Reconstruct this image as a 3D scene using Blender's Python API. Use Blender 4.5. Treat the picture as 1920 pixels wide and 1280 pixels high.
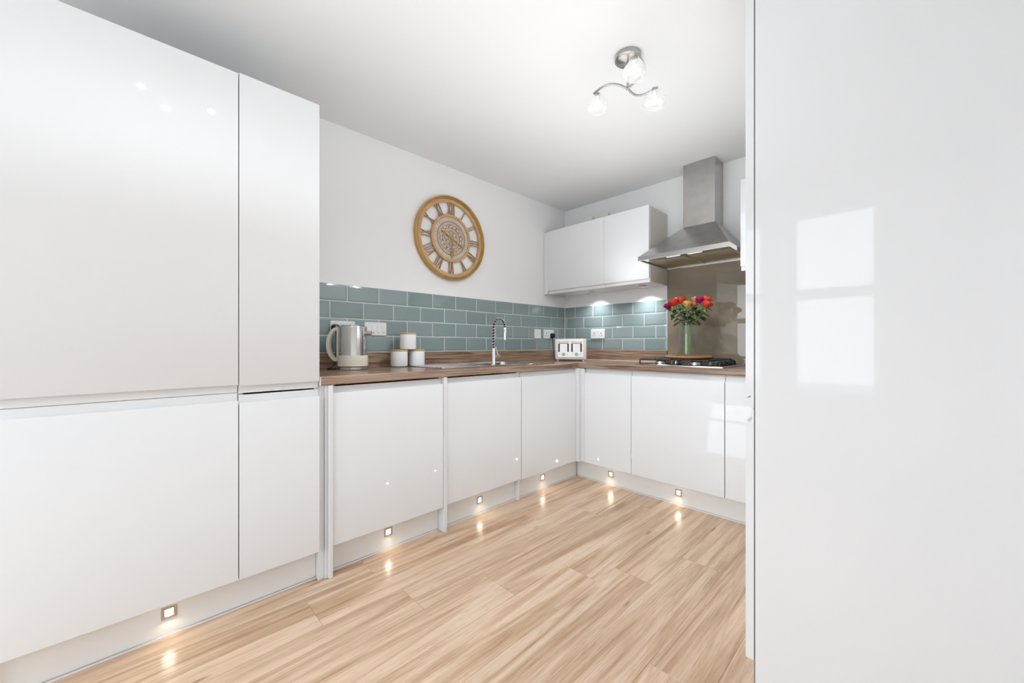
import bpy, bmesh, math, random
from mathutils import Vector, Matrix
R = math.radians
PI = math.pi
random.seed(7)
for o in list(bpy.data.objects): bpy.data.objects.remove(o)
SC = bpy.context.scene
COL = SC.collection

# ------------------------------------------------------------------ camera, sky, exposure
cd = bpy.data.cameras.new('camera'); cam = bpy.data.objects.new('camera', cd); COL.objects.link(cam)
cd.sensor_width = 36.0; cd.lens = 733.0/1920*36; cd.shift_y = 6/1920; cd.clip_start = 0.01
cam.location = (2.412, -3.094, 1.0435); cam.rotation_euler = (R(90), 0, R(45.62))
SC.camera = cam
SC.view_settings.view_transform = 'Standard'; SC.view_settings.look = 'None'
SC.view_settings.gamma = 1.0; SC.view_settings.use_curve_mapping = False
SC.view_settings.exposure = 0.47
SKY = 4.3           # overcast daylight outside the windows
LAMP_W = 2.2        # each bulb of the ceiling lamps
SPOT_W = .85        # each light under the wall cabinet
PLINTH_W = 0.30     # each plinth light
w = bpy.data.worlds.new('overcast_sky'); SC.world = w; w.use_nodes = True
wt = w.node_tree; bg = wt.nodes['Background']; bg.inputs['Strength'].default_value = SKY
bg.inputs['Color'].default_value = (0.84, 0.925, 1.0, 1)
# large soft fill lights added to brighten the ceiling, not fittings of the room
for bx_, by_, sx_, sy_, w_ in ((1.32, -1.32, 1.1, 1.9, 6.3), (1.40, -3.05, .9, 1.5, 3.0)):
    bl = bpy.data.lights.new('added_ceiling_fill', 'AREA'); bl.shape = 'RECTANGLE'; bl.size = sx_; bl.size_y = sy_; bl.energy = w_; bl.color = (.90, .96, 1)
    bo = bpy.data.objects.new('added_ceiling_fill', bl); COL.objects.link(bo); bo.location = (bx_, by_, 1.50); bo.rotation_euler = (R(180), 0, 0)

# ------------------------------------------------------------------ dimensions (metres)
H = 2.365; WT = 0.903; WB = 0.864; TT = 1.408; TB = 0.997
XR = 2.76; YF = -4.5          # right wall, front (window) wall
BF = 0.592                    # front face of the base doors, from either wall
TF = 0.600                    # front face of the tall doors

# ------------------------------------------------------------------ materials
def mat(name): 
    m = bpy.data.materials.new(name); m.use_nodes = True
    return m, m.node_tree, m.node_tree.nodes['Principled BSDF']
def setp(b, **k):
    for n, v in k.items():
        n = n.replace('_', ' ')
        if isinstance(v, tuple) and len(v) == 3: v = (*v, 1)
        b.inputs[n].default_value = v
def noise_bump(t, b, scale, strength, dist=0.001, stretch=None, coord='Object'):
    tc = t.nodes.new('ShaderNodeTexCoord'); mp = t.nodes.new('ShaderNodeMapping')
    if stretch: mp.inputs['Scale'].default_value = stretch
    n = t.nodes.new('ShaderNodeTexNoise'); n.inputs['Scale'].default_value = scale; n.inputs['Detail'].default_value = 3
    bp = t.nodes.new('ShaderNodeBump'); bp.inputs['Strength'].default_value = strength; bp.inputs['Distance'].default_value = dist
    t.links.new(tc.outputs[coord], mp.inputs[0]); t.links.new(mp.outputs[0], n.inputs['Vector'])
    t.links.new(n.outputs['Fac'], bp.inputs['Height']); t.links.new(bp.outputs[0], b.inputs['Normal'])
    return n
def plain(name, col, rough=0.5, metal=0.0, ior=1.5, var=0.03, vscale=6.0, bump=None, stretch=None, coat=0.0):
    m, t, b = mat(name); setp(b, Roughness=rough, Metallic=metal, IOR=ior)
    if coat: setp(b, Coat_Weight=coat, Coat_Roughness=0.03)
    tc = t.nodes.new('ShaderNodeTexCoord'); n = t.nodes.new('ShaderNodeTexNoise'); n.inputs['Scale'].default_value = vscale
    mp = t.nodes.new('ShaderNodeMapping')
    if stretch: mp.inputs['Scale'].default_value = stretch
    r = t.nodes.new('ShaderNodeValToRGB')
    c0 = tuple(max(0, c*(1-var)) for c in col); c1 = tuple(min(1, c*(1+var)) for c in col)
    r.color_ramp.elements[0].position = .3; r.color_ramp.elements[1].position = .7
    r.color_ramp.elements[0].color = (*c0, 1); r.color_ramp.elements[1].color = (*c1, 1)
    t.links.new(tc.outputs['Object'], mp.inputs[0]); t.links.new(mp.outputs[0], n.inputs['Vector'])
    t.links.new(n.outputs['Fac'], r.inputs['Fac']); t.links.new(r.outputs['Color'], b.inputs['Base Color'])
    if bump: noise_bump(t, b, bump[0], bump[1], bump[2], stretch)
    return m
def wood(name, stops, grain=(26, 1.3, 26), fine=(160, 5, 160), rough=0.35, dist=1.0, rnd=True, finef=0.22, knots=0.0, coat=0.0):
    m, t, b = mat(name); setp(b, Roughness=rough)
    if coat: setp(b, Coat_Weight=coat, Coat_Roughness=0.12)
    N = t.nodes.new; L = t.links.new
    tc = N('ShaderNodeTexCoord'); vec = tc.outputs['Object']
    if rnd:
        oi = N('ShaderNodeObjectInfo'); mu = N('ShaderNodeMath'); mu.operation = 'MULTIPLY'; mu.inputs[1].default_value = 57.0
        L(oi.outputs['Random'], mu.inputs[0])
        cx = N('ShaderNodeCombineXYZ'); L(mu.outputs[0], cx.inputs[0]); L(mu.outputs[0], cx.inputs[1]); L(mu.outputs[0], cx.inputs[2])
        ad = N('ShaderNodeVectorMath'); ad.operation = 'ADD'; L(vec, ad.inputs[0]); L(cx.outputs[0], ad.inputs[1]); vec = ad.outputs[0]
    def nz(scale, detail, dst):
        mp = N('ShaderNodeMapping'); mp.inputs['Scale'].default_value = scale; L(vec, mp.inputs[0])
        n = N('ShaderNodeTexNoise'); n.inputs['Scale'].default_value = 1.0; n.inputs['Detail'].default_value = detail
        n.inputs['Distortion'].default_value = dst; L(mp.outputs[0], n.inputs['Vector']); return n.outputs['Fac']
    a = nz(grain, 5, dist); f = nz(fine, 3, 0.2)
    mx = N('ShaderNodeMath'); mx.operation = 'MULTIPLY_ADD'; mx.inputs[1].default_value = finef
    sb = N('ShaderNodeMath'); sb.operation = 'SUBTRACT'; sb.inputs[1].default_value = 0.5; L(f, sb.inputs[0])
    L(sb.outputs[0], mx.inputs[0]); L(a, mx.inputs[2])
    cr = N('ShaderNodeValToRGB'); e = cr.color_ramp.elements
    e[0].position, e[0].color = stops[0][0], (*stops[0][1], 1); e[1].position, e[1].color = stops[-1][0], (*stops[-1][1], 1)
    for p, c in stops[1:-1]:
        q = e.new(p); q.color = (*c, 1)
    L(mx.outputs[0], cr.inputs['Fac']); out = cr.outputs['Color']
    if rnd:
        hs = N('ShaderNodeHueSaturation'); mr = N('ShaderNodeMapRange'); mr.inputs[3].default_value = 0.965; mr.inputs[4].default_value = 1.035
        L(oi.outputs['Random'], mr.inputs[0]); L(mr.outputs[0], hs.inputs['Value']); L(out, hs.inputs['Color']); out = hs.outputs['Color']
    if knots:
        mp = N('ShaderNodeMapping'); mp.inputs['Scale'].default_value = (9, 2.3, 9); L(vec, mp.inputs[0])
        vo = N('ShaderNodeTexVoronoi'); vo.inputs['Scale'].default_value = 1.0; L(mp.outputs[0], vo.inputs['Vector'])
        kr = N('ShaderNodeMapRange'); kr.inputs[1].default_value = 0.015; kr.inputs[2].default_value = 0.095
        kr.inputs[3].default_value = knots; kr.inputs[4].default_value = 0.0; L(vo.outputs['Distance'], kr.inputs[0])
        mk = N('ShaderNodeMixRGB'); mk.inputs[2].default_value = (.24, .125, .07, 1); L(kr.outputs[0], mk.inputs[0]); L(out, mk.inputs[1]); out = mk.outputs[0]
        tk = nz((330, 16, 330), 2, .3); tr_ = N('ShaderNodeMapRange'); tr_.inputs[1].default_value = .60; tr_.inputs[2].default_value = .70
        tr_.inputs[3].default_value = 0; tr_.inputs[4].default_value = .38; L(tk, tr_.inputs[0])
        m2 = N('ShaderNodeMixRGB'); m2.inputs[2].default_value = (.36, .20, .11, 1); L(tr_.outputs[0], m2.inputs[0]); L(out, m2.inputs[1]); out = m2.outputs[0]
    L(out, b.inputs['Base Color'])
    bp = N('ShaderNodeBump'); bp.inputs['Strength'].default_value = 0.12; bp.inputs['Distance'].default_value = 0.0006
    L(f, bp.inputs['Height']); L(bp.outputs[0], b.inputs['Normal'])
    return m
def clearglass(name, tint=(1, 1, 1), rough=0.0, diff=0.0, dcol=(1, 1, 1)):
    m = bpy.data.materials.new(name); m.use_nodes = True; t = m.node_tree; t.nodes.remove(t.nodes['Principled BSDF'])
    N = t.nodes.new; L = t.links.new; o = t.nodes['Material Output']
    tr = N('ShaderNodeBsdfTransparent'); tr.inputs[0].default_value = (*tint, 1)
    gl = N('ShaderNodeBsdfGlossy'); gl.inputs['Roughness'].default_value = rough
    fr = N('ShaderNodeLayerWeight'); fr.inputs[0].default_value = .5; pw = N('ShaderNodeMath'); pw.operation = 'POWER'; pw.inputs[1].default_value = 4.0
    ma = N('ShaderNodeMath'); ma.operation = 'MULTIPLY_ADD'; ma.inputs[1].default_value = .6; ma.inputs[2].default_value = .035; mx = N('ShaderNodeMixShader')
    L(fr.outputs['Facing'], pw.inputs[0]); L(pw.outputs[0], ma.inputs[0]); L(ma.outputs[0], mx.inputs[0]); L(tr.outputs[0], mx.inputs[1]); L(gl.outputs[0], mx.inputs[2]); out = mx.outputs[0]
    if diff:
        d = N('ShaderNodeBsdfTranslucent'); d.inputs[0].default_value = (*dcol, 1); m2 = N('ShaderNodeMixShader'); m2.inputs[0].default_value = diff
        d2 = N('ShaderNodeBsdfDiffuse'); d2.inputs[0].default_value = (*dcol, 1); m3 = N('ShaderNodeMixShader'); m3.inputs[0].default_value = .5
        L(d.outputs[0], m3.inputs[1]); L(d2.outputs[0], m3.inputs[2])
        L(out, m2.inputs[1]); L(m3.outputs[0], m2.inputs[2]); out = m2.outputs[0]
    L(out, o.inputs['Surface']); return m
def glow(name, col, s):
    m, t, b = mat(name); setp(b, Base_Color=(.9, .9, .9), Emission_Color=col, Emission_Strength=s); return m

M = {}
M['wall'] = plain('white_wall_paint', (.935, .93, .93), .7, var=.008, vscale=3, bump=(180, .05, .0004))
M['ceil'] = plain('ceiling_paint', (.85, .845, .845), .8, var=.008, vscale=2)
M['gloss'] = plain('white_gloss_lacquer', (.832, .836, .850), .035, ior=1.39, var=.004, vscale=2)
M['carc'] = plain('white_melamine', (.85, .85, .84), .35, var=.01)
M['cream_side'] = plain('beige_melamine', (.70, .655, .59), .3, var=.015)
M['plinth'] = plain('white_plinth_foil', (.89, .888, .882), .25, var=.01)
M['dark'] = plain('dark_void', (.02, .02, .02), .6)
M['strip'] = plain('grey_seal', (.42, .44, .46), .3)
M['whitepl'] = plain('white_plastic', (.86, .86, .86), .22, var=.01)
M['black'] = plain('black_plastic', (.012, .012, .016), .3)
M['blackmat'] = plain('black_cast_iron', (.02, .02, .024), .45, bump=(300, .2, .0006))
M['blackglass'] = plain('black_enamel', (.01, .01, .012), .06)
M['chrome'] = plain('polished_chrome', (.86, .86, .87), .08, 1.0, var=.01)
M['satin'] = plain('satin_nickel', (.55, .51, .45), .28, 1.0, var=.03)
M['steel'] = plain('brushed_steel', (.48, .465, .45), .27, 1.0, var=.07, vscale=14, bump=(60, .06, .0006))
M['nickel'] = plain('satin_nickel_grey', (.47, .46, .44), .22, 1.0, var=.02)
M['steelb'] = plain('polished_steel', (.66, .65, .63), .13, 1.0, var=.03)
M['grout'] = plain('pale_grout', (.86, .87, .85), .8, var=.03, vscale=60)
M['splash'] = plain('taupe_glass', (.275, .228, .168), .02, ior=1.55, var=.01)
M['ceramic'] = plain('white_ceramic', (.91, .91, .91), .12, var=.01)
M['cream'] = plain('cream_enamel', (.92, .86, .74), .16, var=.02)
M['cream_w'] = plain('pale_cream_enamel', (.86, .83, .77), .16, var=.01)
M['junction'] = plain('pale_grey_plastic', (.70, .71, .66), .4)
M['bamboo'] = plain('bamboo_lid', (.62, .40, .19), .4, var=.08, vscale=40, stretch=(1, 6, 1))
M['brass'] = plain('antique_gold', (.56, .35, .11), .3, .7, var=.1, vscale=12)
M['lightwood'] = plain('light_oak', (.60, .36, .18), .5, var=.12, vscale=25, stretch=(1, 5, 1))
M['numeral_wood'] = plain('brown_numeral_wood', (.42, .25, .13), .5, var=.12, vscale=25)
M['wash'] = plain('whitewashed_wood', (.60, .47, .37), .6, var=.08, vscale=30)
M['washlt'] = plain('white_carving', (.86, .84, .80), .6, var=.05, vscale=50)
M['brownline'] = plain('brown_carving', (.33, .24, .15), .5, var=.1, vscale=40)
M['filter'] = plain('greased_filter_mesh', (.42, .36, .22), .4, .7, var=.15, vscale=9, bump=(500, .5, .001))
M['board'] = plain('board_wood', (.50, .23, .07), .35, var=.25, vscale=14, stretch=(1, 8, 1))
M['stem'] = plain('rose_stem', (.16, .30, .05), .45, var=.3, vscale=40)
M['leaf'] = plain('rose_leaf', (.025, .085, .022), .35, var=.35, vscale=50)
M['roof'] = plain('pale_paving', (.34, .33, .30), .9, var=.2, vscale=5)
M['upvc'] = plain('white_window_frame', (.82, .82, .82), .25, var=.005)
M['window'] = clearglass('window_glass')
M['vase'] = clearglass('vase_glass', (.985, .99, .985))
M['water'] = clearglass('vase_water', (.97, .985, .975))
M['shade'] = clearglass('ice_glass_shade', (.97, .97, .97), .10, .36, (.90, .90, .90))
M['bulb'] = glow('lamp_bulb', (1, .97, .91), 2.2)
M['led_w'] = glow('warm_led_lens', (1, .90, .72), 30)
M['led_c'] = glow('cool_led_lens', (.93, .97, 1), 9)
M['floor'] = wood('oak_laminate', [(.24, (.40, .235, .13)), (.40, (.56, .37, .235)), (.50, (.66, .465, .315)), (.60, (.74, .55, .395)), (.78, (.82, .64, .485))],
                  grain=(13, .75, 13), fine=(170, 6, 170), rough=.28, dist=1.8, finef=.36, knots=.85)
M['top'] = wood('walnut_laminate', [(.28, (.10, .058, .036)), (.42, (.22, .135, .09)), (.52, (.33, .215, .15)), (.64, (.42, .29, .215)), (.8, (.50, .37, .28))],
                grain=(2.0, 26, 60), fine=(10, 220, 220), rough=.25, dist=1.2, rnd=False, finef=.25)
M['topY'] = wood('walnut_laminate_long', [(.28, (.10, .058, .036)), (.42, (.22, .135, .09)), (.52, (.33, .215, .15)), (.64, (.42, .29, .215)), (.8, (.50, .37, .28))],
                grain=(26, 2.0, 60), fine=(220, 10, 220), rough=.25, dist=1.2, rnd=False, finef=.25)
# glazed tile: slight colour drift from tile to tile and a soft waviness
def tile_mat():
    m, t, b = mat('sage_glazed_tile'); setp(b, Roughness=.07, IOR=1.55)
    N = t.nodes.new; L = t.links.new
    oi = N('ShaderNodeObjectInfo'); cr = N('ShaderNodeValToRGB'); e = cr.color_ramp.elements
    e[0].color = (.245, .315, .312, 1); e[1].color = (.290, .362, .368, 1); L(oi.outputs['Random'], cr.inputs['Fac'])
    L(cr.outputs['Color'], b.inputs['Base Color'])
    noise_bump(t, b, 9, .4, .004)
    return m
M['tile'] = tile_mat()
def rose_mat(name, c, c2):
    m, t, b = mat(name); setp(b, Roughness=.5, Subsurface_Weight=.1, Subsurface_Scale=.01)
    N = t.nodes.new; L = t.links.new
    tc = N('ShaderNodeTexCoord'); n = N('ShaderNodeTexNoise'); n.inputs['Scale'].default_value = 70
    cr = N('ShaderNodeValToRGB'); e = cr.color_ramp.elements; e[0].position = .35; e[1].position = .65
    e[0].color = (*c2, 1); e[1].color = (*c, 1)
    L(tc.outputs['Object'], n.inputs['Vector']); L(n.outputs['Fac'], cr.inputs['Fac']); L(cr.outputs['Color'], b.inputs['Base Color'])
    return m

# ------------------------------------------------------------------ helpers
def tag(o, label=None, cat=None, group=None, kind=None):
    if label: o['label'] = label
    if cat: o['category'] = cat
    if group: o['group'] = group
    if kind: o['kind'] = kind
    return o
def thing(name, loc, label, cat, rz=0.0, group=None):
    o = bpy.data.objects.new(name, None); COL.objects.link(o); o.location = loc; o.rotation_euler = (0, 0, rz)
    o.empty_display_size = .05
    return tag(o, label, cat, group)
def copy_tree(o, parent=None):
    c = o.copy(); COL.objects.link(c)
    if parent: c.parent = parent
    for ch in o.children: copy_tree(ch, c)
    return c
class MB:
    def __init__(s): s.v = []; s.f = []
    def add(s, vs, fs):
        n = len(s.v); s.v += [tuple(v) for v in vs]; s.f += [tuple(i+n for i in f) for f in fs]; return s
    def box(s, x0, x1, y0, y1, z0, z1):
        x0, x1 = sorted((x0, x1)); y0, y1 = sorted((y0, y1)); z0, z1 = sorted((z0, z1))
        return s.add([(x0,y0,z0),(x1,y0,z0),(x1,y1,z0),(x0,y1,z0),(x0,y0,z1),(x1,y0,z1),(x1,y1,z1),(x0,y1,z1)],
                     [(0,3,2,1),(4,5,6,7),(0,1,5,4),(1,2,6,5),(2,3,7,6),(3,0,4,7)])
    def prism(s, prof, w0, w1, fn):
        """prof: 2-D outline, fn(p, w) -> 3-D point"""
        n = len(prof)
        return s.add([fn(p, w0) for p in prof] + [fn(p, w1) for p in prof],
                     [tuple(range(n)), tuple(range(2*n-1, n-1, -1))] + [(i, i+n, (i+1) % n+n, (i+1) % n) for i in range(n)])
    def lathe(s, prof, seg=32, c=(0, 0, 0), a0=0.0, a1=2*PI, mtx=None):
        full = abs(a1-a0-2*PI) < 1e-6; m = seg if full else seg+1; vs = []
        for r, z in prof:
            for k in range(m):
                a = a0+(a1-a0)*k/seg; p = Vector((r*math.cos(a), r*math.sin(a), z))
                if mtx: p = mtx @ p
                vs.append(tuple(p+Vector(c)))
        fs = []
        for i in range(len(prof)-1):
            for k in range(seg):
                k2 = (k+1) % m; fs.append((i*m+k, i*m+k2, (i+1)*m+k2, (i+1)*m+k))
        if full:
            if prof[0][0] > 1e-5: fs.append(tuple(range(m-1, -1, -1)))
            if prof[-1][0] > 1e-5: fs.append(tuple((len(prof)-1)*m+k for k in range(m)))
        return s.add(vs, fs)
    def cyl(s, p0, p1, r, r1=None, seg=20):
        p0, p1 = Vector(p0), Vector(p1); d = p1-p0; q = d.to_track_quat('Z', 'Y').to_matrix()
        return s.lathe([(r, 0), (r if r1 is None else r1, d.length)], seg, p0, mtx=q)
    def tube(s, pts, r, seg=10, closed=False):
        pts = [Vector(p) for p in pts]; n = len(pts); vs = []; up = None
        for i, p in enumerate(pts):
            a = pts[(i-1) % n] if (closed or i > 0) else p; b = pts[(i+1) % n] if (closed or i < n-1) else p
            t = (b-a).normalized()
            if up is None: up = Vector((0, 0, 1)) if abs(t.z) < .9 else Vector((1, 0, 0))
            sd = t.cross(up).normalized(); up = sd.cross(t).normalized()
            rr = r[i] if isinstance(r, (list, tuple)) else r
            for k in range(seg):
                a2 = 2*PI*k/seg; vs.append(tuple(p+(sd*math.cos(a2)+up*math.sin(a2))*rr))
        fs = []
        for i in range(n if closed else n-1):
            j = (i+1) % n
            for k in range(seg): fs.append((i*seg+k, i*seg+(k+1) % seg, j*seg+(k+1) % seg, j*seg+k))
        if not closed: fs += [tuple(range(seg-1, -1, -1)), tuple((n-1)*seg+k for k in range(seg))]
        return s.add(vs, fs)
    def build(s, name, m, parent=None, bevel=0.0, smooth=False, local=False, seg=2, sub=0, solid=0.0):
        me = bpy.data.meshes.new(name); off = Vector((0, 0, 0))
        me.from_pydata(s.v, [], s.f); me.materials.append(M[m] if isinstance(m, str) else m)
        bm = bmesh.new(); bm.from_mesh(me); bmesh.ops.recalc_face_normals(bm, faces=bm.faces); bm.to_mesh(me); bm.free()
        o = bpy.data.objects.new(name, me); COL.objects.link(o)
        if parent:
            o.parent = parent
            if not local:
                q = Vector((0, 0, 0)); p = parent
                while p: q += p.location; p = p.parent
                o.location = -q
        if solid:
            k = o.modifiers.new('solid', 'SOLIDIFY'); k.thickness = solid
        if bevel:
            k = o.modifiers.new('bevel', 'BEVEL'); k.width = bevel; k.segments = seg; k.limit_method = 'ANGLE'; k.angle_limit = R(40)
        if sub:
            k = o.modifiers.new('sub', 'SUBSURF'); k.levels = sub; k.render_levels = sub
        if smooth or bevel:
            me.polygons.foreach_set('use_smooth', [True]*len(me.polygons))
            if not sub:
                try:
                    bm = bmesh.new(); bm.from_mesh(me)
                    for e in bm.edges:
                        if len(e.link_faces) == 2 and e.calc_face_angle(0) > R(38): e.smooth = False
                    bm.to_mesh(me); bm.free()
                except Exception: pass
        return o
def struct(o): o['kind'] = 'structure'; return o
def B(*a): return MB().box(*a)
def rrect(x0, x1, y0, y1, r, n=6):
    out = []
    for cx, cy, a in ((x1-r, y1-r, 0), (x0+r, y1-r, 90), (x0+r, y0+r, 180), (x1-r, y0+r, 270)):
        for k in range(n+1):
            t = R(a+90*k/n); out.append((cx+r*math.cos(t), cy+r*math.sin(t)))
    return out
def loft(mb, loops, cap0=True, cap1=True):
    n = len(loops[0]); vs = [p for l in loops for p in l]; fs = []
    for i in range(len(loops)-1):
        for k in range(n): fs.append((i*n+k, i*n+(k+1) % n, (i+1)*n+(k+1) % n, (i+1)*n+k))
    if cap0: fs.append(tuple(range(n-1, -1, -1)))
    if cap1: fs.append(tuple((len(loops)-1)*n+k for k in range(n)))
    return mb.add(vs, fs)

# ================================================================== SETTING
# floor: base slab and individually laid planks running towards the back wall
floor = struct(B(-.12, XR+.12, YF-.12, .12, -.12, -.012).build('floor', 'plinth'))
PW = .185; xs = [-.04+.0+PW*k for k in range(16)]
known = {4: -2.580, 5: -2.263, 6: -1.945, 7: -1.620, 8: -1.468, 9: -1.155}
PL = 1.22
planks = {}
x_first = .70-4*PW
for k in range(0, 16):
    x0 = max(x_first+k*PW, .004); x1 = min(x_first+(k+1)*PW, XR-.004)
    if x1-x0 < .02: continue
    j = known.get(k, -1.155-.31*((k*5) % 4)-.07*k % .3)
    ys = sorted({round(j+PL*q, 4) for q in range(-5, 5)})
    for y in ys:
        a, b = max(y, YF+.004), min(y+PL, -.004)
        if b-a < .03: continue
        key = (round(x1-x0, 4), round(b-a, 4))
        wd, ln = x1-x0, b-a
        if key not in planks:
            g = .00035; c = .0012; t = MB()
            l0 = [(-wd/2+g, -ln/2+g), (wd/2-g, -ln/2+g), (wd/2-g, ln/2-g), (-wd/2+g, ln/2-g)]
            l1 = [(-wd/2+g+c, -ln/2+g+c), (wd/2-g-c, -ln/2+g+c), (wd/2-g-c, ln/2-g-c), (-wd/2+g+c, ln/2-g-c)]
            loft(t, [[(p[0], p[1], -.011) for p in l0], [(p[0], p[1], -.0004) for p in l0], [(p[0], p[1], 0) for p in l1]])
            o = t.build('plank', 'floor', floor, local=True); planks[key] = o.data
        else:
            o = bpy.data.objects.new('plank', planks[key]); COL.objects.link(o); o.parent = floor
        o.location = ((x0+x1)/2, (a+b)/2, 0)
struct(B(-.12, XR+.12, YF-.12, .12, H, H+.12).build('ceiling', 'ceil'))
wl = struct(B(-.12, 0, YF-.12, .12, -.012, H).build('wall_left', 'wall'))
wb = struct(B(0, XR, 0, .12, -.012, H).build('wall_back', 'wall'))
struct(B(XR, XR+.12, YF-.12, .12, -.012, H).build('wall_right', 'wall'))
# window wall behind the camera
WIN = [(1.70, 2.25)]; WZ0, WZ1 = .62, 2.13; PX0, PX1, PZ = .05, 1.508, 2.13
t = MB(); px = PX1
t.box(0, PX0, YF-.12, YF, -.012, H); t.box(PX0, PX1, YF-.12, YF, PZ, H)
for a, b in WIN: t.box(px, a, YF-.12, YF, -.012, H); px = b
t.box(px, XR, YF-.12, YF, -.012, H)
for a, b in WIN: t.box(a, b, YF-.12, YF, -.012, WZ0); t.box(a, b, YF-.12, YF, WZ1, H)
struct(t.build('wall_front', 'wall'))
def frame(t, a, b, z0, z1, rail, bot=.04):
    t.box(a, a+.035, YF-.09, YF-.03, z0, z1); t.box(b-.035, b, YF-.09, YF-.03, z0, z1)
    t.box(a+.035, b-.035, YF-.09, YF-.03, z0, z0+bot); t.box(a+.035, b-.035, YF-.09, YF-.03, z1-.04, z1)
    t.box(a+.035, b-.035, YF-.095, YF-.025, *rail)
for i, (a, b) in enumerate(WIN):
    r = bpy.data.objects.new('window_%d' % (i+1), None); COL.objects.link(r); r.location = ((a+b)/2, YF-.06, WZ0); struct(r)
    t = MB(); frame(t, a+.002, b-.002, WZ0+.002, WZ1-.002, (1.415, 1.50)); t.build('window_frame', 'upvc', r, bevel=.002)
    B(a+.034, b-.034, YF-.062, YF-.058, WZ0+.039, 1.416).build('pane', 'window', r)
    B(a+.034, b-.034, YF-.062, YF-.058, 1.499, WZ1-.039).build('pane', 'window', r)
    B(a-.03, b+.03, YF-.02, YF+.035, WZ0-.03, WZ0).build('window_sill', 'upvc', r, bevel=.004)
d1 = bpy.data.objects.new('added_glazed_door', None); COL.objects.link(d1); d1.location = ((PX0+PX1)/2, YF-.06, 0); struct(d1)  # right edge follows a reflected window; the wide glazing is added for more daylight
pm = (PX0+PX1)/2
for a, b in ((PX0+.002, pm-.001), (pm+.001, PX1-.002)):
    t = MB(); frame(t, a, b, .001, PZ-.002, (1.415, 1.50), .08); t.build('door_frame', 'upvc', d1, bevel=.002)
    B(a+.034, b-.034, YF-.062, YF-.058, .08, 1.416).build('pane', 'window', d1)
    B(a+.034, b-.034, YF-.062, YF-.058, 1.499, PZ-.041).build('pane', 'window', d1)
t = MB(); t.cyl((pm+.018, YF-.032, 1.02), (pm+.018, YF+.022, 1.02), .008); t.box(pm+.010, pm+.120, YF+.014, YF+.026, 1.01, 1.03)
t.build('door_handle', 'chrome', d1, bevel=.003)
# daylight portals so that the sky outside is sampled through the openings
def portal(x, y, z, sx, sy, rot):
    l = bpy.data.lights.new('portal', 'AREA'); l.shape = 'RECTANGLE'; l.size = sx; l.size_y = sy; l.cycles.is_portal = True
    o = bpy.data.objects.new('daylight_portal', l); COL.objects.link(o); o.location = (x, y, z); o.rotation_euler = rot
portal(pm, YF-.115, PZ/2, PX1-PX0, PZ, (R(90), 0, 0))
for a, b in WIN: portal((a+b)/2, YF-.115, (WZ0+WZ1)/2, b-a, WZ1-WZ0, (R(90), 0, 0))
tag(B(-9, 12, -16, -4.75, -.25, -.15).build('patio_ground', 'roof'), 'pale paved ground outside the windows', 'paving', kind='structure')

# ------------------------------------------------------------------ wall tiles (each one its own piece) on both walls
PT = .2025; RH = (TT-TB)/4; G = .0024
tmesh = {}
def tile(parent, wdt, cx, cz, side):
    key = round(wdt, 3)
    if key not in tmesh:
        hw, hh = wdt/2-G, RH/2-G; be = min(.011, hw*.4); t = MB()
        l = lambda q, d: [(-hw+q, -d, -hh+q), (hw-q, -d, -hh+q), (hw-q, -d, hh-q), (-hw+q, -d, hh-q)]
        loft(t, [l(0, .0015), l(0, .0062), l(.0012, .0070), l(be, .0085)])
        o = t.build('tile', 'tile', parent, local=True); tmesh[key] = o.data
    else:
        o = bpy.data.objects.new('tile', tmesh[key]); COL.objects.link(o); o.parent = parent
    if side == 'L': o.location = (0, cx, cz); o.rotation_euler = (0, 0, R(90))
    else: o.location = (cx, 0, cz)
YL = -2.493; o1 = .1194; o2 = .1336; XG = 1.041
def row(edges, lo, hi):
    e = sorted([lo, hi]+[q for q in edges if lo+.012 < q < hi-.012]); return list(zip(e[:-1], e[1:]))
for rI in range(4):
    cz = TT-RH*(rI+.5); sh = (rI % 2)*PT/2
    for a, b in row([-(o1-sh+k*PT) for k in range(-1, 14)], YL, -.009): tile(wl, b-a, (a+b)/2, cz, 'L')
    for a, b in row([o2-sh+k*PT for k in range(0, 7)], .009, XG-.004): tile(wb, b-a, (a+b)/2, cz, 'B')
    for a, b in row([o2-sh+k*PT for k in range(7, 12)], 1.653, 2.118): tile(wb, b-a, (a+b)/2, cz, 'B')
B(.0002, .0048, YL, -.0002, TB, TT).build('grout', 'grout', wl)
B(.0050, XG, -.0048, -.0002, TB, TT).build('grout', 'grout', wb)
B(1.650, 2.120, -.0048, -.0002, TB, TT).build('grout', 'grout', wb)
B(XG-.0035, XG-.0005, -.009, -.0002, TB, 1.514).build('tile_trim', 'whitepl', wb)

# ================================================================== CABINETS
LEFTF = lambda p, w: (p[0], w, p[1])            # profile x = world x
def door(parent, side, w0, w1, zb, zt, F, pull='top', lipz=.029, th=.022, m='gloss', name='door'):
    g = .001; f = []
    # (depth behind the front face, z)
    if pull == 'top':
        zf = zt-lipz
        f = [(0, zb), (0, zf-.003), (.002, zf), (.004, zf), (.007, zf-.007), (.011, zf-.009), (.015, zf-.006), (.0165, zf+.001), (.017, zt), (th, zt), (th, zb)]
    elif pull == 'bottom':
        zf = zb+lipz
        f = [(0, zt), (0, zf+.003), (.002, zf), (.004, zf), (.007, zf+.007), (.011, zf+.009), (.015, zf+.006), (.0165, zf-.001), (.017, zb), (th, zb), (th, zt)]
    else: f = [(0, zb), (0, zt), (th, zt), (th, zb)]
    fn = {'L': lambda p, w: (F-p[0], w, p[1]), 'B': lambda p, w: (w, -F+p[0], p[1]), 'R': lambda p, w: (F+p[0], w, p[1])}[side]
    return MB().prism(f, w0+g, w1-g, fn).build(name, m, parent, bevel=.0009)
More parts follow.
